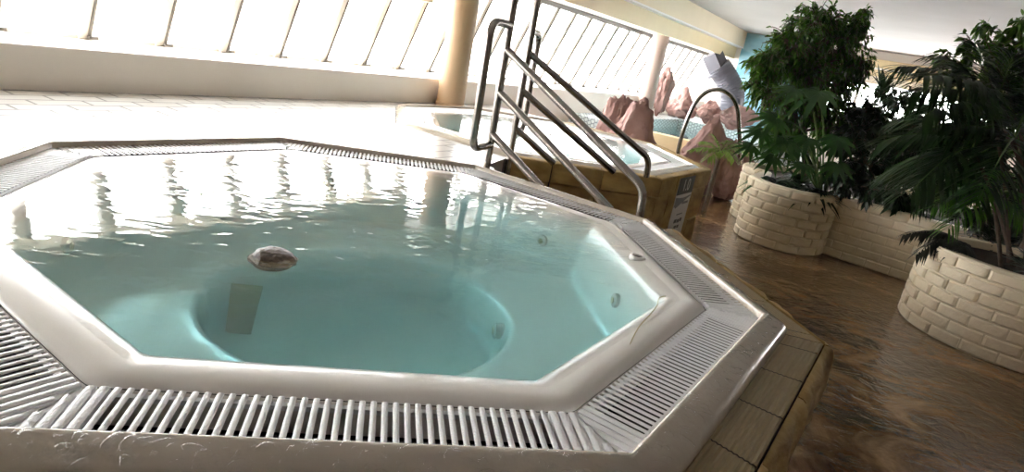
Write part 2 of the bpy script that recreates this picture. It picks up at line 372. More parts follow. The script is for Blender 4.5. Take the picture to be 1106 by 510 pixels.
def smooth_path(pts, n):
    out = []
    for i in range(len(pts) - 1):
        p0 = pts[max(0, i - 1)]; p1 = pts[i]; p2 = pts[i + 1]; p3 = pts[min(len(pts) - 1, i + 2)]
        for k in range(n):
            t = k / n; out.append(.5 * ((2 * p1) + (p2 - p0) * t + (2 * p0 - 5 * p1 + 4 * p2 - p3) * t * t + (-p0 + 3 * p1 - 3 * p2 + p3) * t ** 3))
    out.append(pts[-1]); return out
def make_tub(name, label, center, sc, ledge, with_tiles):
    t = t_ = thing(name, label, 'whirlpool', (0, 0, 0))
    K = 4
    def ring_loops(prof): return [[Vector((p.x * sc, p.y * sc, p.z)) for p in roct(r, rc, z, K)] for (r, rc, z) in prof]
    # outer rim
    mb = MB(); prof = [(1.20, .004, -.05), (1.20, .004, -.005), (1.203, .006, -.001), (1.207, .01, .0005), (1.216, .012, -.0005), (1.232, .02, -.005), (1.258, .025, -.0135), (1.270, .03, -.020), (1.278, .035, -.031), (1.28, .04, -.045), (1.28, .04, -.085)]
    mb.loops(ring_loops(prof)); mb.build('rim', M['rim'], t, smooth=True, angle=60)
    # gutter below the grates
    mb = MB(); mb.loops(ring_loops([(1.20, .004, -.048), (1.198, .004, -.11), (1.05, .05, -.11), (1.048, .05, -.03)])); mb.build('gutter', M['gutter'], t)
    # grates, one per side
    for f in range(0, 360, 45):
        mb = MB(); r0, r1 = 1.058, 1.197; pitch = .0203
        n = int(2 * .985 * math.tan(PI / 8) * 1.06 / pitch); a = R(f); rotf = Matrix.Rotation(a, 3, 'Z')
        half = r1 * math.tan(PI / 8) - .012
        k = 0; x = -half
        while x <= half + 1e-6:
            # inner end of a slat shortens towards the mitre
            ri = max(r0, min(r1 - .02, abs(x) / math.tan(PI / 8) + .016))
            solid = abs(x) > r0 * math.tan(PI / 8) - .05
            w = .0114 if not solid else .0165; hh = .0026 if not solid else .012
            cpt = [( -w / 2, -hh), (-w / 2, -.0018), (-w / 4, 0), (w / 4, 0), (w / 2, -.0018), (w / 2, -hh)]
            rings = []
            for rr in (ri, r1):
                rings.append([rotf @ Vector((rr * sc, (x + c[0]) * sc, -.020 + c[1])) for c in cpt])
            mb.loops(rings, cap_first=True, cap_last=True)
            x += pitch
        # two bearer strips under the slats and the solid corner gussets
        for rr in (r0 + .008, r1 - .008):
            h = rr * math.tan(PI / 8) - .004
            mb.box(rotf @ Vector((rr * sc, 0, -.036)), .012, 2 * h * sc, .010, rotf)
        for sg in (-1, 1):
            ta = math.tan(PI / 8)
            P = [(r0 + .004, sg * (r0 * ta - .001)), (r0 + .004, sg * (r0 * ta - .035)), (r0 + .07, sg * (r0 * ta - .004)), (r1, sg * (r1 * ta - .055)), (r1, sg * (r1 * ta - .003))]
            P = [rotf @ Vector((p[0] * sc, p[1] * sc, 0)) for p in P]
            mb.prism([(p.x, p.y) for p in P], -.040, -.0245)
        mb.build('overflow_grate', M['grate'], t, smooth=True, angle=35)
    # basin with lip, seat and round footwell
    lip = [(1.054, .05, -.10), (1.054, .05, -.046), (1.050, .055, -.034), (1.042, .06, -.025), (1.026, .06, -.0185), (1.004, .06, -.0165), (.98, .06, -.0185), (.955, .055, -.0225), (.938, .05, -.027), (.929, .05, -.033), (.921, .05, -.044), (.90, .06, -.12), (.885, .08, -.23), (.870, .10, -.285), (.845, .12, -.300)]
    seat = [(.70, .40, -.305), (.60, .57, -.307), (.555, .555, -.310), (.535, .535, -.318), (.525, .525, -.335), (.51, .51, -.40), (.502, .502, -.455), (.488, .488, -.482), (.45, .45, -.498), (.2, .2, -.505)]
    mb = MB(); mb.loops([[Vector((p.x * sc, p.y * sc, p.z)) for p in roct(r, rc, z, 9)] for (r, rc, z) in lip + seat], cap_last=True)
    basin = mb.build('basin', M['basin'], t, smooth=True, angle=70)
    # fittings on the basin wall
    for i, f in enumerate(range(0, 360, 45)):
        a = R(f); off = {0: -.11, 45: -.17, 180: .1}.get(f, .12); z = -.165
        c = Vector((.893 * math.cos(a) - off * math.sin(a), .893 * math.sin(a) + off * math.cos(a), z)); c = Vector((c.x * sc, c.y * sc, z))
        ax = -Vector((math.cos(a), math.sin(a), 0))
        mb = MB(); mb.tube([c - ax * .02, c + ax * .012, c + ax * .016], [.026, .026, .020], 16); j = mb.build('jet_nozzle', M['acrylic'], t, smooth=True)
        mb = MB(); mb.tube([c + ax * .012, c + ax * .0185], [.012, .012], 12); mb.build('jet_hole', M['tan_pad'], j)
    c = Vector((.500 * sc, -.01, -.375)); ax = Vector((-1, 0, 0))
    mb = MB(); mb.tube([c - ax * .03, c + ax * .012, c + ax * .017], [.030, .030, .022], 16); j = mb.build('jet_nozzle', M['acrylic'], t, smooth=True)
    mb = MB(); mb.tube([c + ax * .012, c + ax * .020], [.014, .014], 12); mb.build('jet_hole', M['tan_pad'], j)
    # pale tan tread strip down the footwell wall
    mb = MB(); inv = Matrix.Rotation(-ROT, 3, 'Z')
    def tl(px, py, z): q = inv @ (atz(px, py, z) - T1); return Vector((q.x * sc, q.y * sc, q.z))
    rows = []
    for k in range(5):
        q_ = k / 4; z = -.345 - .150 * q_
        a_ = tl(250 - 7 * q_, 306 + 53 * q_, z); b_ = tl(284 - 13 * q_, 309 + 51 * q_, z); rows.append([a_, b_, b_ + Vector((0, 0, -.006)), a_ + Vector((0, 0, -.006))])
    mb.loops(rows, cap_first=True, cap_last=True); mb.build('tread_strip', M['tan_pad'], t_, smooth=False)
    if with_tiles:
        mb = MB(); mb.tube(smooth_path([tl(px, py, z) for (px, py, z) in ((719, 320, -.0185), (712, 322, -.0175), (709, 331, -.0170), (700, 342, -.0168), (691, 352, -.0168), (684, 364, -.0170), (679, 376, -.0185), (676, 384, -.0215))], 4), .0016, 6)
        tag(mb.build('stain_line', M['tan_pad'], t_), 'thin brown tide mark across the white lip')
    # air control ring set in the lip
    c = Vector((.968 * sc, -.03 * sc, -.0185)); mb = MB()
    prof = [(.016, -.004), (.017, .006), (.021, .009), (.028, .007), (.032, .001), (.032, -.01)]
    mb.loops([[c + Vector((r * math.cos(2 * PI * q / 24), r * math.sin(2 * PI * q / 24), z)) for q in range(24)] for (r, z) in prof]); j = mb.build('air_control', M['acrylic'], t, smooth=True)
    mb = MB(); mb.tube([c + Vector((0, 0, -.004)), c + Vector((0, 0, .002))], .0165, 20); mb.build('air_hole', M['hole'], j)
    # ledge, coping and stone cladding on the sides that stand clear of the deck
    r_rim = 1.28 * sc
    cop = MB(); clad = MB(); core = MB(); tiles = MB(); sd = 1
    for f in (-90, -45, 0, 45):
        rt_ = ledge[f][0]; ro = ledge[f][1]; zl = ledge['z']
        a = R(f); rotf = Matrix.Rotation(a, 3, 'Z')
        pts = [prs(.6 * sc, -1, 0, f), prs(rt_ - .02, -1, 0, f), prs(rt_ - .02, 1, 0, f), prs(.6 * sc, 1, 0, f)]
        inner = [prs(1.06 * sc, -1, 0, f), prs(ro - .055, -1, 0, f), prs(ro - .055, 1, 0, f), prs(1.06 * sc, 1, 0, f)]
        core.prism([(p.x, p.y) for p in inner], FL, zl - .135)
        flat = [prs(r_rim - .02, -1, 0, f), prs(ro - .05, -1, 0, f), prs(ro - .05, 1, 0, f), prs(r_rim - .02, 1, 0, f)]
        core.prism([(p.x, p.y) for p in flat], zl - .135, zl - .012)
        if with_tiles and rt_ > r_rim + .03:
            L_ = 2 * rt_ * math.tan(PI / 8); n = 4; h = L_ / n
            edges = [-1 + .098] + [-1 + .098 + (2 * (k + 1)) * .247 / L_ for k in range(20)]
            edges = [-1] + [e for e in edges if e < .97] + [1]
            for k in range(len(edges) - 1):
                s0, s1 = edges[k], edges[k + 1]
                g = .003 / (rt_ * math.tan(PI / 8))
                # ribbed top: saw-tooth rows parallel to the edge
                rows = []; nr = 18
                for q in range(nr + 1):
                    r = r_rim - .004 + (rt_ - .004 - r_rim + .004) * q / nr
                    zz = zl + (.0014 if q % 2 else -.0008)
                    rows.append([prs(r, s0 + g, zz, f), prs(r, s1 - g, zz, f)])
                rows = [[prs(r_rim - .004, s0 + g, zl - .02, f), prs(r_rim - .004, s1 - g, zl - .02, f)]] + rows + [[prs(rt_ - .004, s0 + g, zl - .02, f), prs(rt_ - .004, s1 - g, zl - .02, f)]]
                tiles.loops(rows, closed=False)
        if ro > rt_ + .01:
            nb = 3 if f != 45 else 2
            cuts = [-1, -.42, .22, 1] if nb == 3 else [-1, .1, 1]
            for k in range(nb):
                rough_block(cop, f, rt_ + .002, ro, cuts[k] + .010, cuts[k + 1] - .010, zl - .125, zl + .004, .022 if with_tiles else .003, .030 if with_tiles else .012, sd, ns=12); sd += 1
        # cladding
        rows = [(FL, -.40), (-.395, zl - .13)]
        for ri, (za, zb) in enumerate(rows):
            cuts = [-1, -.30, .42, 1] if ri == 1 else [-1, -.62, .1, .55, 1]
            if not with_tiles and f == -45 and ri == 1: cuts = [-1, -.56, 1]
            if not with_tiles and f == -90 and ri == 1: cuts = [-1, -.42, .18, .9, 1]
            for k in range(len(cuts) - 1):
                rough_block(clad, f, ro - .06, ro - .012, cuts[k] + .012, cuts[k + 1] - .012, za + .005, zb - .005, .010, .008, sd, ns=10, nr=1); sd += 1
    core.build('plinth', M['grout'], t)
    clad.build('stone_cladding', M['sandstone'], t, smooth=True, angle=50)
    cop.build('stone_coping', M['sandstone'], t, smooth=True, angle=50)
    if tiles.v: tiles.build('ledge_tiles', M['ledge_tile'], t)
    t.location = center; t.rotation_euler = (0, 0, ROT)
    # water body
    mb = MB(); zt = -.0195
    mb.loops([[Vector((p.x * sc, p.y * sc, p.z)) for p in roct(r, rc, z, 5)] for (r, rc, z) in [(.75, .5, -.66), (.95, .06, -.40), (.99, .06, -.03), (.99, .06, zt)]], cap_first=True, cap_last=True)
    w = mb.build('pool_water', M['water']); w.location = center; w.rotation_euler = (0, 0, ROT)
    return t, w
L1 = {-90: (1.385, 1.42), -45: (1.385, 1.42), 0: (1.385, 1.42), 45: (1.283, 1.31), 'z': -.05}
tub, wat = make_tub('whirlpool_tub', 'large octagonal whirlpool in front with wet white rim and slatted overflow grate', T1, 1.0, L1, True)
tag(wat, 'rippled turquoise water filling the large front whirlpool', 'water', kind='stuff')
L2 = {-90: (1.215, 1.285), -45: (1.215, 1.285), 0: (1.215, 1.285), 45: (1.215, 1.285), 'z': -.012}
tub2, wat2 = make_tub('whirlpool_tub', 'second octagonal whirlpool behind the handrails with sandstone sides', T2, .945, L2, False)
tag(wat2, 'bright rippled water in the second whirlpool behind the handrails', 'water', kind='stuff')

def tw(center, p):
    return Vector(center) + Matrix.Rotation(ROT, 3, 'Z') @ Vector(p)
def corner(center, ap, ang):
    r = ap / math.cos(PI / 8); return tw(center, (r * math.cos(R(ang)), r * math.sin(R(ang)), 0))

# mottled dome breaking the water surface
dc = atz(295, 275, -.0195); fd = thing('floating_dome', 'small mottled brown dome poking out of the water in the front whirlpool', 'float', (dc.x, dc.y, -.04))
mb = MB(); rings = []
for k in range(8):
    th = PI / 2 * k / 7; ring = []
    for q in range(28):
        a = 2 * PI * q / 28; p = Vector((math.cos(a) * .062 * math.cos(th), math.sin(a) * .062 * math.cos(th), .034 * math.sin(th) - .018))
        ring.append(Vector((dc.x, dc.y, 0)) + p * (1 + .16 * noise.noise(p * 45) + .10 * noise.noise(p * 110)))
    rings.append([q_ + Vector((0, 0, -.0195)) for q_ in ring])
mb.loops(rings, cap_last=True, cap_first=True); mb.build('cap', M['bronze'], fd, smooth=True)
mb = MB(); mb.tube([Vector((dc.x, dc.y, -.05)), Vector((dc.x, dc.y, -.032))], [.05, .066], 28); mb.build('collar', M['bronze'], fd, smooth=True)
# droplets on the front rim
mb = MB(); rd = random.Random(3)
for i in range(620):
    f = rd.choice((-90, -90, -45, -45, 0)); r = rd.uniform(1.212, 1.262); s = rd.uniform(-.98, .98)
    p = tw(T1, prs(r, s, -.0005 - max(0, r - 1.216) * .31, f)); rr = rd.uniform(.002, .0065) * (1.9 if rd.random() < .2 else 1); st = rd.uniform(.7, 2.2); an = rd.uniform(0, PI)
    rings = []
    for (q, h) in ((1, 0), (.85, .35), (.5, .58)):
        rings.append([p + Vector((rr * q * (st * math.cos(an) * math.cos(t) - math.sin(an) * math.sin(t)), rr * q * (st * math.sin(an) * math.cos(t) + math.cos(an) * math.sin(t)), rr * h)) for t in [2 * PI * k / 8 for k in range(8)]])
    mb.loops(rings, cap_last=True)
tag(mb.build('water_droplets', M['droplet'], smooth=True), 'clear water beads scattered over the front whirlpool rim', 'droplets', kind='stuff')

# ------------------------------------------------------------------ deck, stairs
zd = -.03
c1 = lambda a: corner(T1, 1.282, a); c2 = lambda a: corner(T2, 1.282 * .945, a)
pl = [c1(67.5), c2(247.5), c2(202.5), c2(157.5), c2(112.5), c2(67.5), W(5.9, 3.0, 0), W(5.9, 3.895, 0), W(U0 + .01, 3.895, 0), W(U0 + .01, -.6, 0), c1(247.5) + Vector((-.53, -.848, 0)) * 1.2, c1(247.5), c1(202.5), c1(157.5), c1(112.5)]
mb = MB(); mb.prism([(p.x, p.y) for p in pl], FL + .001, zd)
struct('deck', mb, M['deck_tile'], 'white tiled deck around the whirlpools, glossy with water', 'deck')
st = thing('stair_flight', 'short wedge of stone steps between the two whirlpools', 'stairs', (0.2, 3.4, FL))
A0, A1 = corner(T1, 1.325, 67.5), corner(T1, 1.325, 22.5); B0, B1 = corner(T2, 1.292, 247.5), corner(T2, 1.292, 292.5)
for k in range(3):
    t0, t1 = .06 + k * .27, .06 + (k + 1) * .27; z = zd - .163 * (k + 1)
    q = [A0.lerp(A1, t0), A0.lerp(A1, t1), B0.lerp(B1, t1), B0.lerp(B1, t0)]
    mb = MB(); mb.prism([(p.x, p.y) for p in q], FL + .002, z); mb.build('step', M['ledge_tile'], st, bevel=.008)

# ------------------------------------------------------------------ handrails
def fillet(pts, r, n=6):
    out = [Vector(pts[0])]
    for i in range(1, len(pts) - 1):
        p = Vector(pts[i]); a = (Vector(pts[i - 1]) - p); b_ = (Vector(pts[i + 1]) - p); rr = min(r, a.length * .45, b_.length * .45)
        a = p + a.normalized() * rr; b_ = p + b_.normalized() * rr
        for k in range(n + 1):
            t = k / n; out.append(a * (1 - t) ** 2 + p * 2 * t * (1 - t) + b_ * t * t)
    out.append(Vector(pts[-1])); return out
def handrail(label, base, azd, ends, loopv, zb):
    a = R(azd); T = Vector((math.cos(a), math.sin(a), 0)); base = Vector(base)
    P = lambda s, z: base + T * s + Vector((0, 0, z))
    t = thing('handrail', label, 'handrail', P(0, zb), 'stainless handrails beside the steps')
    rr = .0205
    mb = MB(); mb.tube([P(0, zb), P(0, 1.345)], rr, 16); mb.build('post', M['steel'], t, smooth=True)
    mb = MB(); mb.tube([P(0, zb), P(0, zb + .012), P(0, zb + .016)], [.045, .045, .03], 20); mb.build('base_flange', M['steel'], t, smooth=True)
    (s3, z3, zt3), (s2, z2), (s1, z1) = ends
    mb = MB(); mb.tube(fillet([P(0, .618), P(s3, zt3), P(s3 + .012, z3)], .06), rr, 14); mb.build('top_rail', M['steel'], t, smooth=True)
    mb = MB(); mb.tube([P(0, .397), P(s2, z2)], rr, 14); mb.build('middle_rail', M['steel'], t, smooth=True)
    mb = MB(); mb.tube([P(0, .170), P(s1, z1)], rr, 14); mb.build('bottom_rail', M['steel'], t, smooth=True)
    lv = Vector(loopv)
    q = [P(0, .737), P(0, .737) + lv, P(0, .112) + lv, P(0, .112)]
    mb = MB(); mb.tube(fillet(q, .075, 8), rr, 14); mb.build('grab_loop', M['steel'], t, smooth=True)
    return t
P1 = corner(T1, 1.262, 67.5); P1 = Vector((-.207, 3.362, 0))
handrail('nearer stainless handrail bolted to the front whirlpool rim', P1, -32, ((.915, -.03, .118), (.775, -.03), (.370, -.03)), (-.075, -.234, 0), zd)
P2 = Vector((-.106, 3.80, 0))
handrail('farther stainless handrail bolted to the second whirlpool edge', P2 + Vector((.003, .012, 0)), 13.087, ((.905, -.014, .108), (.690, -.012), (.285, -.012)), (.041, .247, 0), -.2)

# ------------------------------------------------------------------ sign on the second whirlpool
sg = thing('warning_sign', 'tall narrow white pool notice on the sandstone side of the second whirlpool', 'sign', (0, 0, 0))
def sp(s, z, d=0):  # s measured from the left corner of the face
    hl = 1.285 * math.tan(PI / 8); a = R(-45); t = s - hl; r = 1.288 + d
    return Vector((r * math.cos(a) - t * math.sin(a), r * math.sin(a) + t * math.cos(a), z))
def spanel(name, s0, s1, z0, z1, d, m, th=.003, parent=sg, skew=0):
    mb = MB(); P = []
    for dd in (d, d + th):
        P += [sp(s0, z0, dd), sp(s1, z0 + skew, dd), sp(s1, z1 + skew, dd), sp(s0, z1, dd)]
    mb.add(P, [(3, 2, 1, 0), (4, 5, 6, 7), (0, 1, 5, 4), (1, 2, 6, 5), (2, 3, 7, 6), (3, 0, 4, 7)]); return mb.build(name, m, parent)
spanel('panel', .33, .655, -.60, -.03, 0, M['white_gloss'])
dk = spanel('depth_plate', .33, .655, -.155, -.028, .003, M['sign_dark'], .002)
# wave emblem: a swoosh of two curved bands
mb = MB(); P = []; n = 16
for k in range(n + 1):
    t = k / n; s = .335 + .31 * t
    top = -.172 - .012 * math.sin(t * PI); bot = top - .012 - .085 * (1 - t) ** 1.6 * (1 if t > .08 else .75)
    P += [sp(s, top, .0035), sp(s, bot, .0035)]
mb.add(P, [(2 * k, 2 * k + 1, 2 * k + 3, 2 * k + 2) for k in range(n)]); mb.build('wave_emblem', M['sign_grey'], sg)
for (s0, s1, z, h, m) in ((.50, .62, -.235, .018, 'sign_grey'),): spanel('print_line', s0, s1, z, z + h, .003, M[m], .0008)
mb = MB(); c = sp(.50, -.52, .0035); ax_s = (sp(1, 0) - sp(0, 0)); rings = []
for r in (.050, .064): rings.append([c + ax_s * (r * math.cos(2 * PI * k / 28)) + Vector((0, 0, r * math.sin(2 * PI * k / 28))) for k in range(28)])
mb.loops(rings); rg = mb.build('prohibition_ring', M['sign_red'], sg)
mb = MB(); dv = (ax_s * 1 + Vector((0, 0, 1))).normalized(); pv = (ax_s * 1 - Vector((0, 0, 1))).normalized()
mb.add([c + dv * .055 + pv * .006, c + dv * .055 - pv * .006, c - dv * .055 - pv * .006, c - dv * .055 + pv * .006], [(0, 1, 2, 3)]); mb.build('slash', M['sign_red'], sg)
mb = MB(); mb.tube([c + Vector((0, 0, .018)) , c + Vector((0, 0, .019)) + Vector((0, 0, .014))], [.012, .008], 10); mb.tube([c + Vector((0, 0, -.035)), c + Vector((0, 0, .014))], [.010, .016], 8); mb.build('figure_symbol', M['sign_dark'], sg)
sg.location = T2; sg.rotation_euler = (0, 0, ROT)
def text(name, body, size, s, z, m, parent, d=.0055):
    cu = bpy.data.curves.new(name, 'FONT'); cu.body = body; cu.size = size; cu.extrude = .0006; cu.align_x = 'CENTER'; cu.align_y = 'CENTER'
    tmp = bpy.data.objects.new('text_outline', cu); me = bpy.data.meshes.new_from_object(tmp); bpy.data.objects.remove(tmp); bpy.data.curves.remove(cu)
    o = bpy.data.objects.new(name, me); col.objects.link(o); me.materials.append(m); o.parent = parent
    o.location = sp(s, z, d); o.rotation_euler = (R(90), 0, R(-45 + 90)); return o
text('lettering', '1.0', .125, .49, -.092, M['white_gloss'], sg)
for (s0, s1, z, h, m) in ((.44, .56, -.315, .009, 'sign_grey'), (.42, .475, -.375, .028, 'sign_dark'), (.485, .53, -.378, .026, 'sign_dark'), (.54, .58, -.374, .028, 'sign_dark'), (.45, .50, -.42, .022, 'sign_dark'), (.51, .55, -.421, .022, 'sign_dark')):
    spanel('print_line', s0, s1, z, z + h, .003, M[m], .0008)
sg.location = T2
# ------------------------------------------------------------------ columns
def column(c, r, z0, z1, lab, cm):
    t = thing('column', lab, 'column', c, kind='structure')
    mb = MB(); mb.tube([c + Vector((0, 0, z0)), c + Vector((0, 0, z1))], r, 40); mb.build('shaft', cm, t, smooth=True)
    mb = MB(); mb.tube([c + Vector((0, 0, z0)), c + Vector((0, 0, z0 + .03)), c + Vector((0, 0, z0 + .035))], [r + .012, r + .012, r], 40); mb.build('base_collar', cm, t, smooth=True)
column(W(4.93, 3.745, 0) , .135, zd, 1.25, 'nearer round tan column standing by the window behind the whirlpools', M['column_paint'])
column(W(10.3, 3.745, 0), .135, -.098, 1.25, 'farther round column rising from the pink boulders', M['column_haze'])

# ------------------------------------------------------------------ brick planter
PZ = -.125
def arc(c, r, a0, a1, n=16): return [Vector((c[0] + r * math.cos(R(a0 + (a1 - a0) * k / n)), c[1] + r * math.sin(R(a0 + (a1 - a0) * k / n)), 0)) for k in range(n + 1)]
CA2, RA2 = (2.74, 6.66), .42
CA, RA = (2.50, 5.80), .39
CB, RB = (3.41, 4.05), .60
path = arc(CA2, RA2, 100, 218, 14) + arc(CA, RA, 150, 338, 20) + [Vector((3.00, 5.52, 0)), Vector((3.22, 5.36, 0)), Vector((3.42, 5.18, 0)), Vector((3.64, 5.02, 0)), Vector((3.80, 4.86, 0)), Vector((3.84, 4.72, 0)), Vector((3.78, 4.62, 0))] + arc(CB, RB, 62, 404, 40)
# resample by length
def resample(pts, step):
    out = [pts[0]]; acc = 0; 
    for i in range(len(pts) - 1):
        a, b_ = pts[i], pts[i + 1]; L_ = (b_ - a).length; d = step - acc
        while d <= L_: out.append(a.lerp(b_, d / L_)); d += step
        acc = (acc + L_) % step
    return out
pp = resample(path, .02); npp = len(pp)
def nrm(i):
    t = pp[min(npp - 1, i + 1)] - pp[max(0, i - 1)]; t.normalize(); return Vector((t.y, -t.x, 0))   # outwards (towards the viewer)
if (nrm(npp // 2)).dot(Vector((-1, -1, 0))) < 0:
    sgn = -1
else: sgn = 1
NR = [nrm(i) * sgn for i in range(npp)]
pt = thing('brick_planter', 'serpentine cream painted brick planter along the brown floor', 'planter', (2.9, 5, FL))
mb = MB(); rows = []
for (d, z) in ((.0, FL), (.0, PZ), (-.004, PZ + .004), (-.086, PZ + .004), (-.09, PZ), (-.09, FL)): rows.append([pp[i] + NR[i] * d + Vector((0, 0, z)) for i in range(npp)])
mb.loops(rows, closed=False); mb.build('wall_core', M['mortar'], pt, smooth=True, angle=50)
mb = MB(); ch = (PZ - FL) / 7
rd = random.Random(5)
for k in range(7):
    z0 = FL + k * ch + .006; z1 = FL + (k + 1) * ch - .006
    i = -5 if k % 2 else 0
    while i < npp - 2:
        a, b_ = max(0, i), min(npp - 1, i + 10); i += 10
        if b_ - a < 2: continue
        d = .016 + rd.uniform(-.003, .004); rings = []
        idx = list(range(a, b_ + 1))
        for q, ii in enumerate(idx):
            base = pp[ii]; n_ = NR[ii]
            tt = (pp[min(npp - 1, ii + 1)] - pp[max(0, ii - 1)]).normalized()
            e = 0; dd = d
            if q == 0: e = .006
            if q == len(idx) - 1: e = -.006
            endd = d * .55 if q in (0, len(idx) - 1) else d
            b0 = base + tt * e
            rings.append([b0 + n_ * -.002 + Vector((0, 0, z0)), b0 + n_ * endd * .6 + Vector((0, 0, z0)), b0 + n_ * endd + Vector((0, 0, z0 + .007)), b0 + n_ * endd + Vector((0, 0, z1 - .007)), b0 + n_ * endd * .6 + Vector((0, 0, z1)), b0 + n_ * -.002 + Vector((0, 0, z1))])
        mb.loops(rings, closed=True, cap_first=True, cap_last=True)
mb.build('brick_face', M['brick'], pt, smooth=True, angle=30)
ib = min(range(npp), key=lambda i: (pp[i] - Vector((3.78, 4.62, 0))).length)
back = [Vector((4.3, 4.55, 0)), Vector((4.9, 4.75, 0)), Vector((4.95, 5.8, 0)), Vector((4.35, 7.1, 0)), Vector((3.3, 7.35, 0)), Vector((2.70, 7.03, 0))]
sp_ = [(pp[i] - NR[i] * .088) for i in range(0, ib, 4)] + back
mb = MB(); mb.prism([(p.x, p.y) for p in sp_], FL + .002, PZ - .05)
mb.prism([(CB[0] + (RB - .085) * math.cos(2 * PI * k / 40), CB[1] + (RB - .085) * math.sin(2 * PI * k / 40)) for k in range(40)], FL + .003, PZ - .046); mb.build('soil', M['soil'], pt)
bk = resample([Vector((3.86, 4.60, 0))] + back, .05); mb = MB(); rows = []
def bn(i):
    q = (bk[min(len(bk) - 1, i + 1)] - bk[max(0, i - 1)]).normalized(); return Vector((q.y, -q.x, 0))
for (d, z) in ((0, FL), (0, PZ), (.09, PZ), (.09, FL)): rows.append([bk[i] + bn(i) * d + Vector((0, 0, z)) for i in range(len(bk))])
mb.loops(rows, closed=False); mb.build('back_wall', M['mortar'], pt)
# pale low wall behind the bed
mb = MB(); uvbox(mb, 3.6, 11.0, -3.3, -3.2, FL + .001, .02)
struct('wall_low', mb, M['wall_paint'], 'pale low wall beyond the planting bed', 'wall')

# ------------------------------------------------------------------ plants
def leaf(mb, p, d, nrml, L_, w, droop=.15, segs=2, fold=.18, shape=(.0, 1.0, .75, .0)):
    d = d.normalized(); side = d.cross(nrml)
    if side.length < 1e-4: side = d.cross(Vector((0, 1, .3)))
    side.normalize(); n_ = side.cross(d).normalized()
    P = [p]; F = []
    rows = []
    for k in range(1, segs + 1):
        t = k / (segs + 1); ww = w * .5 * (math.sin(PI * (t ** .8))) 
        c = p + d * (L_ * t) - Vector((0, 0, 1)) * droop * L_ * t * t
        rows.append((c + side * ww + n_ * fold * ww, c, c - side * ww + n_ * fold * ww))
    tip = p + d * L_ - Vector((0, 0, 1)) * droop * L_
    for r_ in rows: P += list(r_)
    P.append(tip); e = len(P) - 1
    F += [(0, 1, 2), (0, 2, 3)]
    for k in range(segs - 1):
        o = 1 + 3 * k; F += [(o, o + 3, o + 4, o + 1), (o + 1, o + 4, o + 5, o + 2)]
    o = 1 + 3 * (segs - 1); F += [(o, e, o + 1), (o + 1, e, o + 2)]
    mb.add(P, F)
def rv(rd): 
    while True:
        v = Vector((rd.uniform(-1, 1), rd.uniform(-1, 1), rd.uniform(-1, 1)))
        if .05 < v.length < 1: return v
def clump_tree(t, clumps, base, fork, leaf_len, dens, mleaf, seed, trunk_r=.035, twig=True, shell=.55, zmax=9):
    rd = random.Random(seed); lv = MB(); br = MB()
    fork = Vector(fork); base = Vector(base)
    mid = base.lerp(fork, .5) + Vector((.03, -.02, 0))
    br.tube(smooth_path([base, mid, fork], 5), [trunk_r * (1 - .04 * i) for i in range(11)], 9)
    for (c, r) in clumps:
        c = Vector(c); m_ = fork.lerp(c, .5) + Vector((rd.uniform(-.05, .05), rd.uniform(-.05, .05), .04))
        br.tube(smooth_path([fork, m_, c], 4), [trunk_r * .45 * (1 - .09 * i) for i in range(9)], 6)
        n = int(dens * (r / .25) ** 2.2)
        ntw = max(6, n // 9)
        for q in range(ntw):
            dirv = rv(rd).normalized(); e = c + dirv * r * rd.uniform(.55, 1.0); e.z -= abs(rd.gauss(0, .1)) * r
            s = c + dirv * r * .15
            mm = s.lerp(e, .55) + Vector((0, 0, .10 * r))
            cur = smooth_path([s, mm, e], 4)
            br.tube(cur, [.0035] * len(cur), 4, cap=False)
            for k in range(9):
                f = rd.uniform(.25, 1.0) * (len(cur) - 1); i = min(len(cur) - 2, int(f)); p = cur[i].lerp(cur[i + 1], f - i)
                p = p + rv(rd) * .03
                if p.z > zmax: continue
                d = (dirv * .5 + rv(rd) * .9 + Vector((0, 0, -.65)))
                L_ = leaf_len * rd.uniform(.7, 1.2)
                leaf(lv, p, d, rv(rd) + Vector((0, 0, .8)), L_, L_ * .42, .25, 2)
    br.build('branches', M['bark'], t, smooth=True)
    lv.build('foliage', mleaf, t, smooth=True, angle=80)
def frond(t, base, d, L_, arch, nleaf, leaf_len, mleaf, rd, width=.028, drop=.5, start=.25, name='frond', up=Vector((0, 0, 1)), stem_r=.008, mstem=None):
    """arching palm frond: a rachis with leaflets on both sides; one part with its leaflets as a sub-part"""
    base = Vector(base); d = Vector(d).normalized()
    pts = []; n = 14
    for k in range(n + 1):
        s = k / n; pts.append(base + d * L_ * s - up * arch * L_ * s * s)
    mb = MB(); mb.tube(pts, [stem_r * (1 - .8 * k / n) for k in range(n + 1)], 6)
    fr = mb.build(name, mstem or M['stem'], t, smooth=True)
    lv = MB()
    for k in range(nleaf):
        s = start + (1 - start) * k / (nleaf - 1); f = s * n; i = min(n - 1, int(f)); p = pts[i].lerp(pts[i + 1], f - i); tg = (pts[i + 1] - pts[i]).normalized()
        side = tg.cross(up); side.normalize()
        for sg_ in (-1, 1):
            ll = leaf_len * (.45 + .55 * math.sin(PI * (.15 + .8 * s))) * rd.uniform(.85, 1.1)
            dd = side * sg_ * rd.uniform(.8, 1.05) + tg * (.55 + .6 * s) + up * rd.uniform(-.1, .25)
            leaf(lv, p, dd, up + rv(rd) * .3, ll, width * rd.uniform(.8, 1.15), drop * rd.uniform(.6, 1.3), 4, .25)
    lv.build('leaflets', mleaf, fr, smooth=True, angle=80); return fr

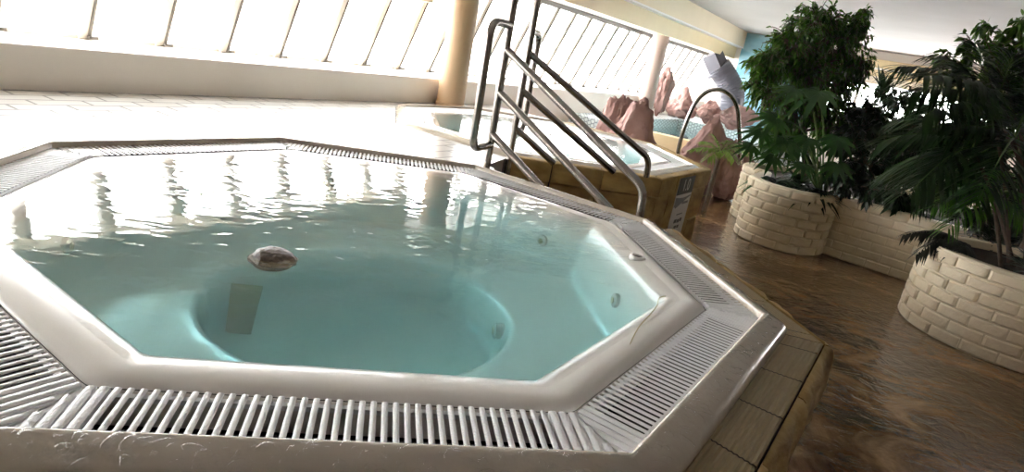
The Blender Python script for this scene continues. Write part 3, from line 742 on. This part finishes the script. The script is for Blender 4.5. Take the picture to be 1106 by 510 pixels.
# weeping fig in the first round planter
rd = random.Random(21)
base = Vector((2.72, 6.15, PZ - .06))
t = thing('weeping_fig', 'tall bushy weeping fig reaching the ceiling above the middle planter', 'tree', base)
cl = []
for (px, py, r, Y) in ((880, 24, 24, 6.3), (855, 48, 28, 6.1), (900, 48, 34, 6.4), (925, 28, 18, 6.3), (832, 72, 24, 6.0), (868, 82, 34, 6.2), (908, 86, 26, 6.5), (830, 104, 20, 5.9), (925, 70, 16, 6.3), (893, 112, 24, 6.4), (933, 16, 9, 6.3), (815, 92, 11, 5.9), (860, 118, 28, 6.2), (845, 140, 26, 6.3), (900, 140, 26, 6.5), (815, 62, 10, 6.0)):
    cl.append((at(px, py, Y), r * 1.12 * Y / 690))
clump_tree(t, cl, base, (2.62, 6.25, .35), .058, 760, M['ficus_leaf'], 4, .032, zmax=ZC - .03)
# palm-like lobed plant below the fig
def lobed(mb, c, d, nrml, size, nl, rd):
    d = d.normalized(); side = d.cross(nrml).normalized(); n_ = side.cross(d).normalized()
    for k in range(nl):
        a = (k / (nl - 1) - .5) * R(230); dd = d * math.cos(a) + side * math.sin(a)
        L_ = size * (.62 + .38 * math.cos(a * .75))
        leaf(mb, c - dd * .01, dd + n_ * .06, n_, L_, size * .19, .34, 4, .15)
def lobed_plant(label, base, items, mleaf, seed, nl=9):
    rd = random.Random(seed); base = Vector(base)
    t = thing('lobed_leaf_plant', label, 'plant', base, None)
    for (q, size, up) in items:
        q = Vector(q); m_ = base.lerp(q, .55) + Vector((0, 0, up)); cur = smooth_path([base + rv(rd) * .03, m_, q], 7)
        mb = MB(); mb.tube(cur, [.009 * (1 - .35 * k / (len(cur) - 1)) for k in range(len(cur))], 7); s = mb.build('leaf_stalk', M['stem'], t, smooth=True)
        mb = MB(); dd = (q - m_); dd = Vector((dd.x, dd.y, min(0, dd.z) - .12)); lobed(mb, q, dd, Vector((-.3, -.55, .9)) + rv(rd) * .25, size, nl, rd); mb.build('leaf_blade', mleaf, s, smooth=True, angle=80)
    return t
lobed_plant('glossy lobed-leaf plant with one tall upright stalk under the weeping fig', (2.78, 5.80, PZ - .06),
    [(at(884, 99, 5.6), .36, .10), (at(858, 96, 5.5), .22, .2), (at(838, 128, 5.5), .27, .2), (at(822, 142, 5.45), .24, .2), (at(850, 152, 5.4), .26, .15), (at(812, 158, 5.5), .20, .15), (at(872, 150, 5.45), .25, .15), (at(905, 150, 5.6), .25, .15), (at(835, 170, 5.4), .22, .1), (at(905, 178, 5.5), .22, .1), (at(868, 178, 5.4), .2, .1)], M['lobed_leaf'], 8)
# strap-leaf plant spilling over the rim
def strap_plant(name, label, base, n, L0, wd, mleaf, seed, azr=(0, 360), lift=.6, droop=.9, cat='plant'):
    rd = random.Random(seed); base = Vector(base); t = thing(name, label, cat, base)
    for k in range(n):
        a = R(rd.uniform(*azr)); el = rd.uniform(.2, 1.2) * lift; d = Vector((math.cos(a), math.sin(a), el)); L_ = L0 * rd.uniform(.6, 1.1)
        mb = MB(); leaf(mb, base + rv(rd) * .04, d, Vector((0, 0, 1)), L_, wd * rd.uniform(.8, 1.2), droop * rd.uniform(.6, 1.2), 6, .3); mb.build('leaf', mleaf, t, smooth=True, angle=80)
    return t
strap_plant('spider_plant', 'dark strap-leaved plant spilling over the rim of the middle planter', (2.62, 5.62, PZ - .04), 70, .34, .04, M['dark_leaf'], 3, (140, 340), 1.0, .6)
strap_plant('spider_plant', 'dark strap-leaved plant at the left edge of the middle planter', (2.34, 5.86, PZ - .04), 36, .34, .05, M['lobed_leaf'], 13, (130, 330), .7, .7)
strap_plant('spider_plant', 'long glossy strap leaves drooping at the left of the weeping fig', (2.50, 6.10, .18), 46, .50, .055, M['lobed_leaf'], 15, (130, 300), 1.0, .9)
strap_plant('spider_plant', 'low dark rosette filling the back of the middle planter', (2.60, 5.95, PZ - .04), 80, .36, .05, M['dark_leaf'], 19, (0, 360), 1.3, .6)
# shrubs in the bed between the two round planters
def shrub(name, label, base, clumps, ll, dens, m, seed):
    t = thing(name, label, 'shrub', Vector(base)); clump_tree(t, clumps, base, Vector(base) + Vector((0, 0, .18)), ll, dens, m, seed, .014); return t
def cw(items): return [(at(px, py, Y), r * Y / 690) for (px, py, r, Y) in items]
shrub('leafy_shrub', 'dark dense shrub between the weeping fig and the palm', (3.25, 5.75, PZ - .06), cw([(920, 150, 24, 6.0), (950, 140, 24, 6.2), (935, 180, 24, 5.9), (970, 170, 26, 5.9), (985, 140, 20, 6.0), (905, 185, 18, 5.8), (960, 198, 16, 5.7), (935, 125, 22, 6.4), (990, 175, 24, 6.1), (1000, 205, 18, 5.7), (915, 200, 14, 5.6), (940, 205, 14, 5.5), (970, 212, 14, 5.4)]), .085, 620, M['dark_leaf'], 31)
shrub('leafy_shrub', 'small-leaved shrub against the far bright window', (4.35, 8.3, FL), cw([(958, 98, 14, 8.4), (972, 112, 14, 8.4), (945, 118, 12, 8.3), (985, 104, 12, 8.5), (960, 128, 14, 8.4), (990, 128, 14, 8.5), (935, 130, 14, 8.2), (1005, 118, 14, 8.6)]), .08, 520, M['dark_leaf'], 32)
strap_plant('spiky_dracaena', 'spiky dark dracaena rising behind the low shrub', at(952, 96, 8.1), 14, .30, .045, M['dark_leaf'], 17, (0, 360), 2.2, .1)
strap_plant('grassy_plant', 'grassy dark plant by the curved brick wall between planters', (3.42, 5.52, PZ - .05), 70, .55, .03, M['palm_leaf'], 23, (0, 360), 1.6, .5)
shrub('leafy_shrub', 'dark shrub deep in the bed beside the palm stem', (4.0, 5.2, PZ - .06), cw([(1010, 150, 26, 5.5), (1045, 140, 26, 5.6), (1020, 190, 22, 5.4), (1080, 150, 26, 5.6), (1060, 110, 24, 5.6), (990, 190, 18, 5.5), (1060, 190, 24, 5.3), (1100, 190, 24, 5.4), (1090, 235, 18, 5.0), (1030, 215, 18, 5.1), (1060, 235, 18, 4.9), (1110, 250, 16, 4.7), (1110, 215, 20, 5.0)]), .09, 520, M['dark_leaf'], 37)
strap_plant('grassy_plant', 'dark grassy plant in the corner where the curved wall meets the right planter', (3.72, 4.80, PZ - .05), 80, .42, .03, M['dark_leaf'], 41, (0, 360), 1.2, .6)
# tall palm in the right planter
pb = Vector((3.42, 4.20, PZ - .06)); rd = random.Random(44)
t = thing('tall_palm', 'tall dark palm with arching fronds in the right planter', 'palm', pb)
heads = []
for (q, Y) in (((1072, 120), 4.25), ((1095, 150), 4.1), ((1050, 160), 4.3)):
    h = at(q[0], q[1], Y); b0 = pb + Vector((rd.uniform(-.08, .08), rd.uniform(-.08, .08), 0)); mb = MB()
    mb.tube(smooth_path([b0, b0.lerp(h, .5) + Vector((.02, 0, .02)), h], 6), [.016 - .0006 * i for i in range(13)], 8); mb.build('cane', M['bark'], t, smooth=True); heads.append(h)
frs = [((1072, 120), (995, 75), .35), ((1072, 120), (1025, 62), .3), ((1095, 150), (1060, 215), .6), ((1050, 160), (1000, 205), .6), ((1095, 150), (1110, 130), .3), ((1050, 160), (970, 120), .4), ((1095, 150), (1130, 60), .2), ((1050, 160), (1030, 175), .6), ((1072, 120), (968, 62), .35), ((1072, 120), (985, 95), .4), ((1072, 120), (1012, 48), .3), ((1072, 120), (1055, 40), .2), ((1072, 120), (1100, 45), .25), ((1095, 150), (1120, 90), .3), ((1095, 150), (1000, 140), .35), ((1050, 160), (955, 150), .45), ((1050, 160), (985, 185), .5), ((1095, 150), (1040, 195), .55), ((1095, 150), (1120, 190), .5), ((1050, 160), (1010, 110), .3), ((1072, 120), (1040, 80), .3), ((1095, 150), (1085, 100), .2), ((1072, 120), (1000, 125), .45), ((1050, 160), (1060, 110), .3)]
for (a_, b_, ar) in frs:
    h = at(a_[0], a_[1], 4.2 + rd.uniform(-.1, .1)); e = at(b_[0], b_[1], 4.1 + rd.uniform(-.35, .3)); v = e - h
    L_ = v.length * 1.05; d = v + Vector((0, 0, 1)) * ar * L_
    frond(t, h, d, L_, ar, 24, .34, M['palm_leaf'], rd, .024, .5, .12)
# fig at the upper right, rising behind the palm
base = Vector((3.75, 4.6, PZ - .06))
t = thing('weeping_fig', 'weeping fig at the right edge, its top showing over the palm', 'tree', base)
clump_tree(t, cw([(1050, 52, 16, 4.7), (1082, 62, 26, 4.8), (1104, 50, 24, 4.8), (1072, 88, 22, 4.8), (1112, 90, 30, 4.8), (1020, 60, 10, 4.7), (1090, 120, 26, 4.8), (1120, 150, 24, 4.8), (1060, 110, 18, 4.8), (1062, 36, 14, 4.7), (1098, 28, 16, 4.8), (1040, 80, 18, 4.75), (1085, 90, 24, 4.9), (1105, 120, 24, 4.9)]), base, (3.7, 4.62, .3), .072, 420, M['ficus_leaf'], 9, .025, zmax=ZC - .03)
# small bright palm in front
sb = Vector((3.16, 3.95, PZ - .055)); rd = random.Random(50)
t = thing('small_palm', 'small bright green palm on a thin stem in the right planter', 'palm', sb)
mb = MB(); hd = at(1072, 214, 3.9); mb.tube(smooth_path([sb, sb.lerp(hd, .5) + Vector((.01, 0, 0)), hd], 5), [.013 - .0004 * k for k in range(11)], 8); mb.build('cane', M['bark'], t, smooth=True)
for (b_, Y, ar) in (((1012, 226), 3.75, .5), ((1030, 250), 3.7, .7), ((1050, 190), 3.9, .4), ((1110, 205), 3.9, .5), ((1100, 235), 3.75, .7), ((1085, 180), 4.0, .3), ((1045, 205), 3.8, .5)):
    v = at(b_[0], b_[1], Y) - hd; L_ = v.length * 1.1; d = v + Vector((0, 0, 1)) * ar * L_
    frond(t, hd, d, L_, ar, 18, .17, M['bright_palm'], rd, .016, .55, .2, stem_r=.005)
strap_plant('grassy_plant', 'grassy dark leaves around the thin palm stem at the right', (3.34, 3.85, PZ - .05), 60, .40, .03, M['dark_leaf'], 29, (0, 360), 1.3, .5)
# wilted plume over the left edge
wb = Vector((3.12, 4.25, PZ - .04)); rd = random.Random(61)
t = thing('drooping_fern', 'blackish drooping fern over the left edge of the right planter', 'fern', wb)
for (b_, Y, ar) in (((972, 246), 4.2, .5), ((985, 262), 4.05, .7), ((1005, 252), 4.1, .6), ((992, 240), 4.2, .5), ((1020, 258), 4.0, .6), ((1030, 270), 3.95, .5)):
    v = at(b_[0], b_[1], Y) - wb; L_ = v.length * 1.1; d = v + Vector((0, 0, 1)) * ar * L_
    frond(t, wb, d, L_, ar, 22, .12, M['wilted'], rd, .018, .8, .15, stem_r=.004, mstem=M['wilted'])

# ------------------------------------------------------------------ boulders, children's pool, arch, duct
def boulder(label, base, w, d, h, seed, peak=0.0):
    bm = bmesh.new(); bmesh.ops.create_icosphere(bm, subdivisions=5, radius=1)
    off = Vector((seed * 7.3, seed * 1.9, seed * 3.7)); rdb = random.Random(seed * 13)
    cuts = [(rv(rdb).normalized(), rdb.uniform(.55, .9)) for _ in range(16)]
    for v in bm.verts:
        n_ = v.co.normalized(); rr = 1.0
        for (cn, cd_) in cuts:
            k = n_.dot(cn)
            if k > .05: rr = min(rr, cd_ / k)
        rr += noise.noise(n_ * 2.6 + off) * .14 + abs(noise.noise(n_ * 5 + off)) * .10 + noise.noise(n_ * 14 + off) * .03
        p = n_ * rr
        if peak and p.z > -.2: k = 1 - min(.8, peak * (p.z + .2)); p.x = p.x * k + .15 * peak * (p.z + .2) * math.sin(seed); p.y *= k
        v.co = p
    lo = [min(v.co[i] for v in bm.verts) for i in range(3)]; hi = [max(v.co[i] for v in bm.verts) for i in range(3)]
    for v in bm.verts: v.co = Vector(((v.co.x - (lo[0] + hi[0]) / 2) / (hi[0] - lo[0]) * w, (v.co.y - (lo[1] + hi[1]) / 2) / (hi[1] - lo[1]) * d, (v.co.z - lo[2]) / (hi[2] - lo[2]) * h * 1.06 - h * .03))
    me = bpy.data.meshes.new('boulder'); bm.to_mesh(me); bm.free()
    me.polygons.foreach_set('use_smooth', [True] * len(me.polygons))
    try: me.set_sharp_from_angle(angle=R(28))
    except Exception: pass
    me.materials.append(M['rock']); o = bpy.data.objects.new('boulder', me); col.objects.link(o)
    o.location = base
    return tag(o, label, 'boulder', 'pink boulders around the children pool')
ZL = -.10
q = atz(689, 146, zd); boulder('broad pink boulder in front of the farther column', Vector((q.x - .02, q.y + .1, FL)), .60, .46, 1.02, 1, .30)
q = atz(668, 136, zd); boulder('low pink boulder at the left of the farther column', Vector((q.x - .02, q.y + .2, FL)), .46, .4, .98, 2, .3)
boulder('tall thin pink boulder leaning against the farther column', W(10.92, 3.70, ZL), .34, .34, .86, 3, .0)
boulder('pointed pink boulder on the back edge of the children pool', W(11.75, 3.56, ZL), .58, .5, .60, 4, .55)
boulder('rounded pink boulder under the grey duct', W(11.75, 3.06, ZL), .46, .45, .42, 5, .15)
boulder('knobbly pink boulder right of the duct foot', W(11.7, 2.50, ZL), .86, .45, .44, 6, .1)
b6 = at(762, 150, 7.5); boulder('tall pink boulder behind the metal arch and fern', Vector((b6.x + .06, b6.y, FL)), .66, .5, at(762, 124, 7.5).z - FL, 7, .42)
b7 = at(790, 180, 7.5); boulder('dark pink boulder at the foot of the fern', Vector((b7.x, b7.y, FL)), .50, .4, at(790, 150, 7.5).z - FL, 8, .15)
# children's pool
kp = thing('children_pool', "children's pool with a yellow front edge and pale tiled sides", 'pool', W(9, 2.2, FL))
mb = MB(); uvbox(mb, 7.84, 8.02, 1.72, 2.95, FL + .001, ZL); mb.build('pool_edge', M['yellow_paint'], kp, bevel=.01)
mb = MB(); uvbox(mb, 8.02, 11.4, 1.72, 1.85, FL + .001, ZL); uvbox(mb, 11.4, 13.2, 1.35, 3.89, FL + .001, ZL); uvbox(mb, 8.02, 11.4, 3.45, 3.89, FL + .001, ZL); uvbox(mb, 7.84, 8.02, 2.95, 3.89, FL + .001, ZL)
mb.build('pool_side', M['pool_tile'], kp)
mb = MB(); uvbox(mb, 8.02, 11.4, 1.85, 3.45, FL + .001, FL + .05); mb.build('pool_base', M['pale_tile'], kp)
mb = MB(); uvbox(mb, 8.0, 11.42, 1.83, 3.47, FL + .03, -.24)
tag(mb.build('pool_water', M['far_water']), "blue water of the children's pool behind the second whirlpool", 'water', kind='stuff')
# arch
fa = thing('metal_arch', 'curved metal pipe arch over the children pool edge', 'arch', at(735, 163, 7.3))
Pl = at(733, 166, 7.3); Pr = at(800, 178, 7.3)
pts = [Pl + Vector((0, 0, -.15))]
for (px, py) in ((735, 152), (741, 133), (750, 113), (761, 101), (772, 97), (783, 99), (792, 107), (797, 120), (798, 134), (799, 150), (800, 178)): pts.append(at(px, py, 7.3))
mb = MB(); mb.tube(smooth_path(pts, 5), .024, 12); mb.build('pipe', M['steel'], fa, smooth=True)
for p in (pts[0], pts[-1]):
    mb = MB(); mb.tube([p, p + Vector((0, 0, .012))], .05, 18); mb.build('flange', M['steel'], fa, smooth=True)
# duct
YD = 13.3
dt = thing('ventilation_duct', 'silver ribbed ventilation duct coming down behind the boulders', 'duct', at(791, 122, YD))
cur = smooth_path([at(776, 72, YD), at(784, 84, YD), at(790, 97, YD), at(791, 108, YD), at(788, 130, YD)], 16)
mb = MB(); mb.tube(cur, [.235 + (.010 if k % 3 == 0 else 0) for k in range(len(cur))], 32); mb.build('ribbed_pipe', M['duct'], dt, smooth=True, angle=60)
mb = MB(); a_, b_ = at(769, 58, YD), at(777, 76, YD); mb.tube([a_, b_], .21, 4); mb.build('square_adaptor', M['duct'], dt)
mb = MB(); mb.tube([b_, b_ + (b_ - a_).normalized() * .05], .27, 32); mb.build('joint_collar', M['duct'], dt, smooth=True)
# mural
mu = thing('wall_mural', 'pale blue painted mural with a brown trunk on the end wall', 'mural', W(U1 - .01, 2.3, FL))
mb = MB(); uvbox(mb, U1 - .012, U1 - .002, 1.72, 3.40, FL + .01, ZC - .01); mb.build('painted_field', M['mural'], mu)
def rotface(u_, pts, th=.004):
    mb = MB(); n = len(pts); P = [W(u_, v, z) for v, z in pts] + [W(u_ + th, v, z) for v, z in pts]
    mb.add(P, [tuple(range(n)), tuple(range(n, 2 * n))[::-1]] + [(k, n + k, n + (k + 1) % n, (k + 1) % n) for k in range(n)]); return mb
rotface(U1 - .017, [(2.66, .2), (2.72, .6), (2.78, 1.1), (2.70, 1.1), (2.64, .6), (2.56, .2)]).build('painted_trunk', M['bark'], mu)
rotface(U1 - .017, [(2.3, .28), (2.75, .34), (3.0, .42), (3.0, .38), (2.7, .29), (2.3, .22)]).build('painted_shore', M['mural'], mu)
# pale fern in front of the boulders
fb = at(778, 165, 6.6); rd = random.Random(71); fb2 = Vector((fb.x, fb.y, fb.z))
t = thing('feathery_fern', 'pale green feathery fern between the metal arch and the middle planter', 'fern', Vector((fb.x, fb.y, FL)))
mb = MB(); mb.tube([Vector((fb.x, fb.y, FL)), fb], [.03, .022], 8); mb.build('stem', M['bark'], t, smooth=True)
for (b_, Y, ar) in (((748, 162), 6.5, .4), ((757, 150), 6.6, .4), ((770, 142), 6.6, .3), ((790, 146), 6.5, .4), ((806, 150), 6.5, .5), ((812, 162), 6.4, .5), ((765, 172), 6.4, .5), ((795, 172), 6.3, .6)):
    v = at(b_[0], b_[1], Y) - fb; L_ = v.length * 1.1; d = v + Vector((0, 0, 1)) * ar * L_
    frond(t, fb, d, L_, ar, 22, .13, M['fern_leaf'], rd, .014, .5, .1, stem_r=.004)

# ------------------------------------------------------------------ daylight
w = bpy.data.worlds.new('overcast_sky'); bpy.context.scene.world = w; w.use_nodes = True
bg = w.node_tree.nodes['Background']; bg.inputs[0].default_value = (1.0, 1.0, 1.0, 1); bg.inputs[1].default_value = 12.5

# lift everything so that the lower floor is z = 0
for o in list(bpy.context.scene.objects):
    if o.parent is None: o.location.z += LIFT

# ------------------------------------------------------------------ camera
cd = bpy.data.cameras.new('camera'); cam = bpy.data.objects.new('camera', cd); col.objects.link(cam)
cd.sensor_width = 36; cd.lens = FPX / 1106 * 36; cd.clip_start = .02
mw = Matrix((RT, UP, -FW)).transposed().to_4x4(); mw.translation = CAM + Vector((0, 0, LIFT)); cam.matrix_world = mw
sc = bpy.context.scene; sc.camera = cam
sc.cycles.diffuse_bounces = 8; sc.cycles.max_bounces = 16; sc.cycles.transparent_max_bounces = 16
sc.view_settings.view_transform = 'Standard'; sc.view_settings.look = 'None'; sc.view_settings.gamma = 1; sc.view_settings.use_curve_mapping = False
sc.view_settings.exposure = 0.8
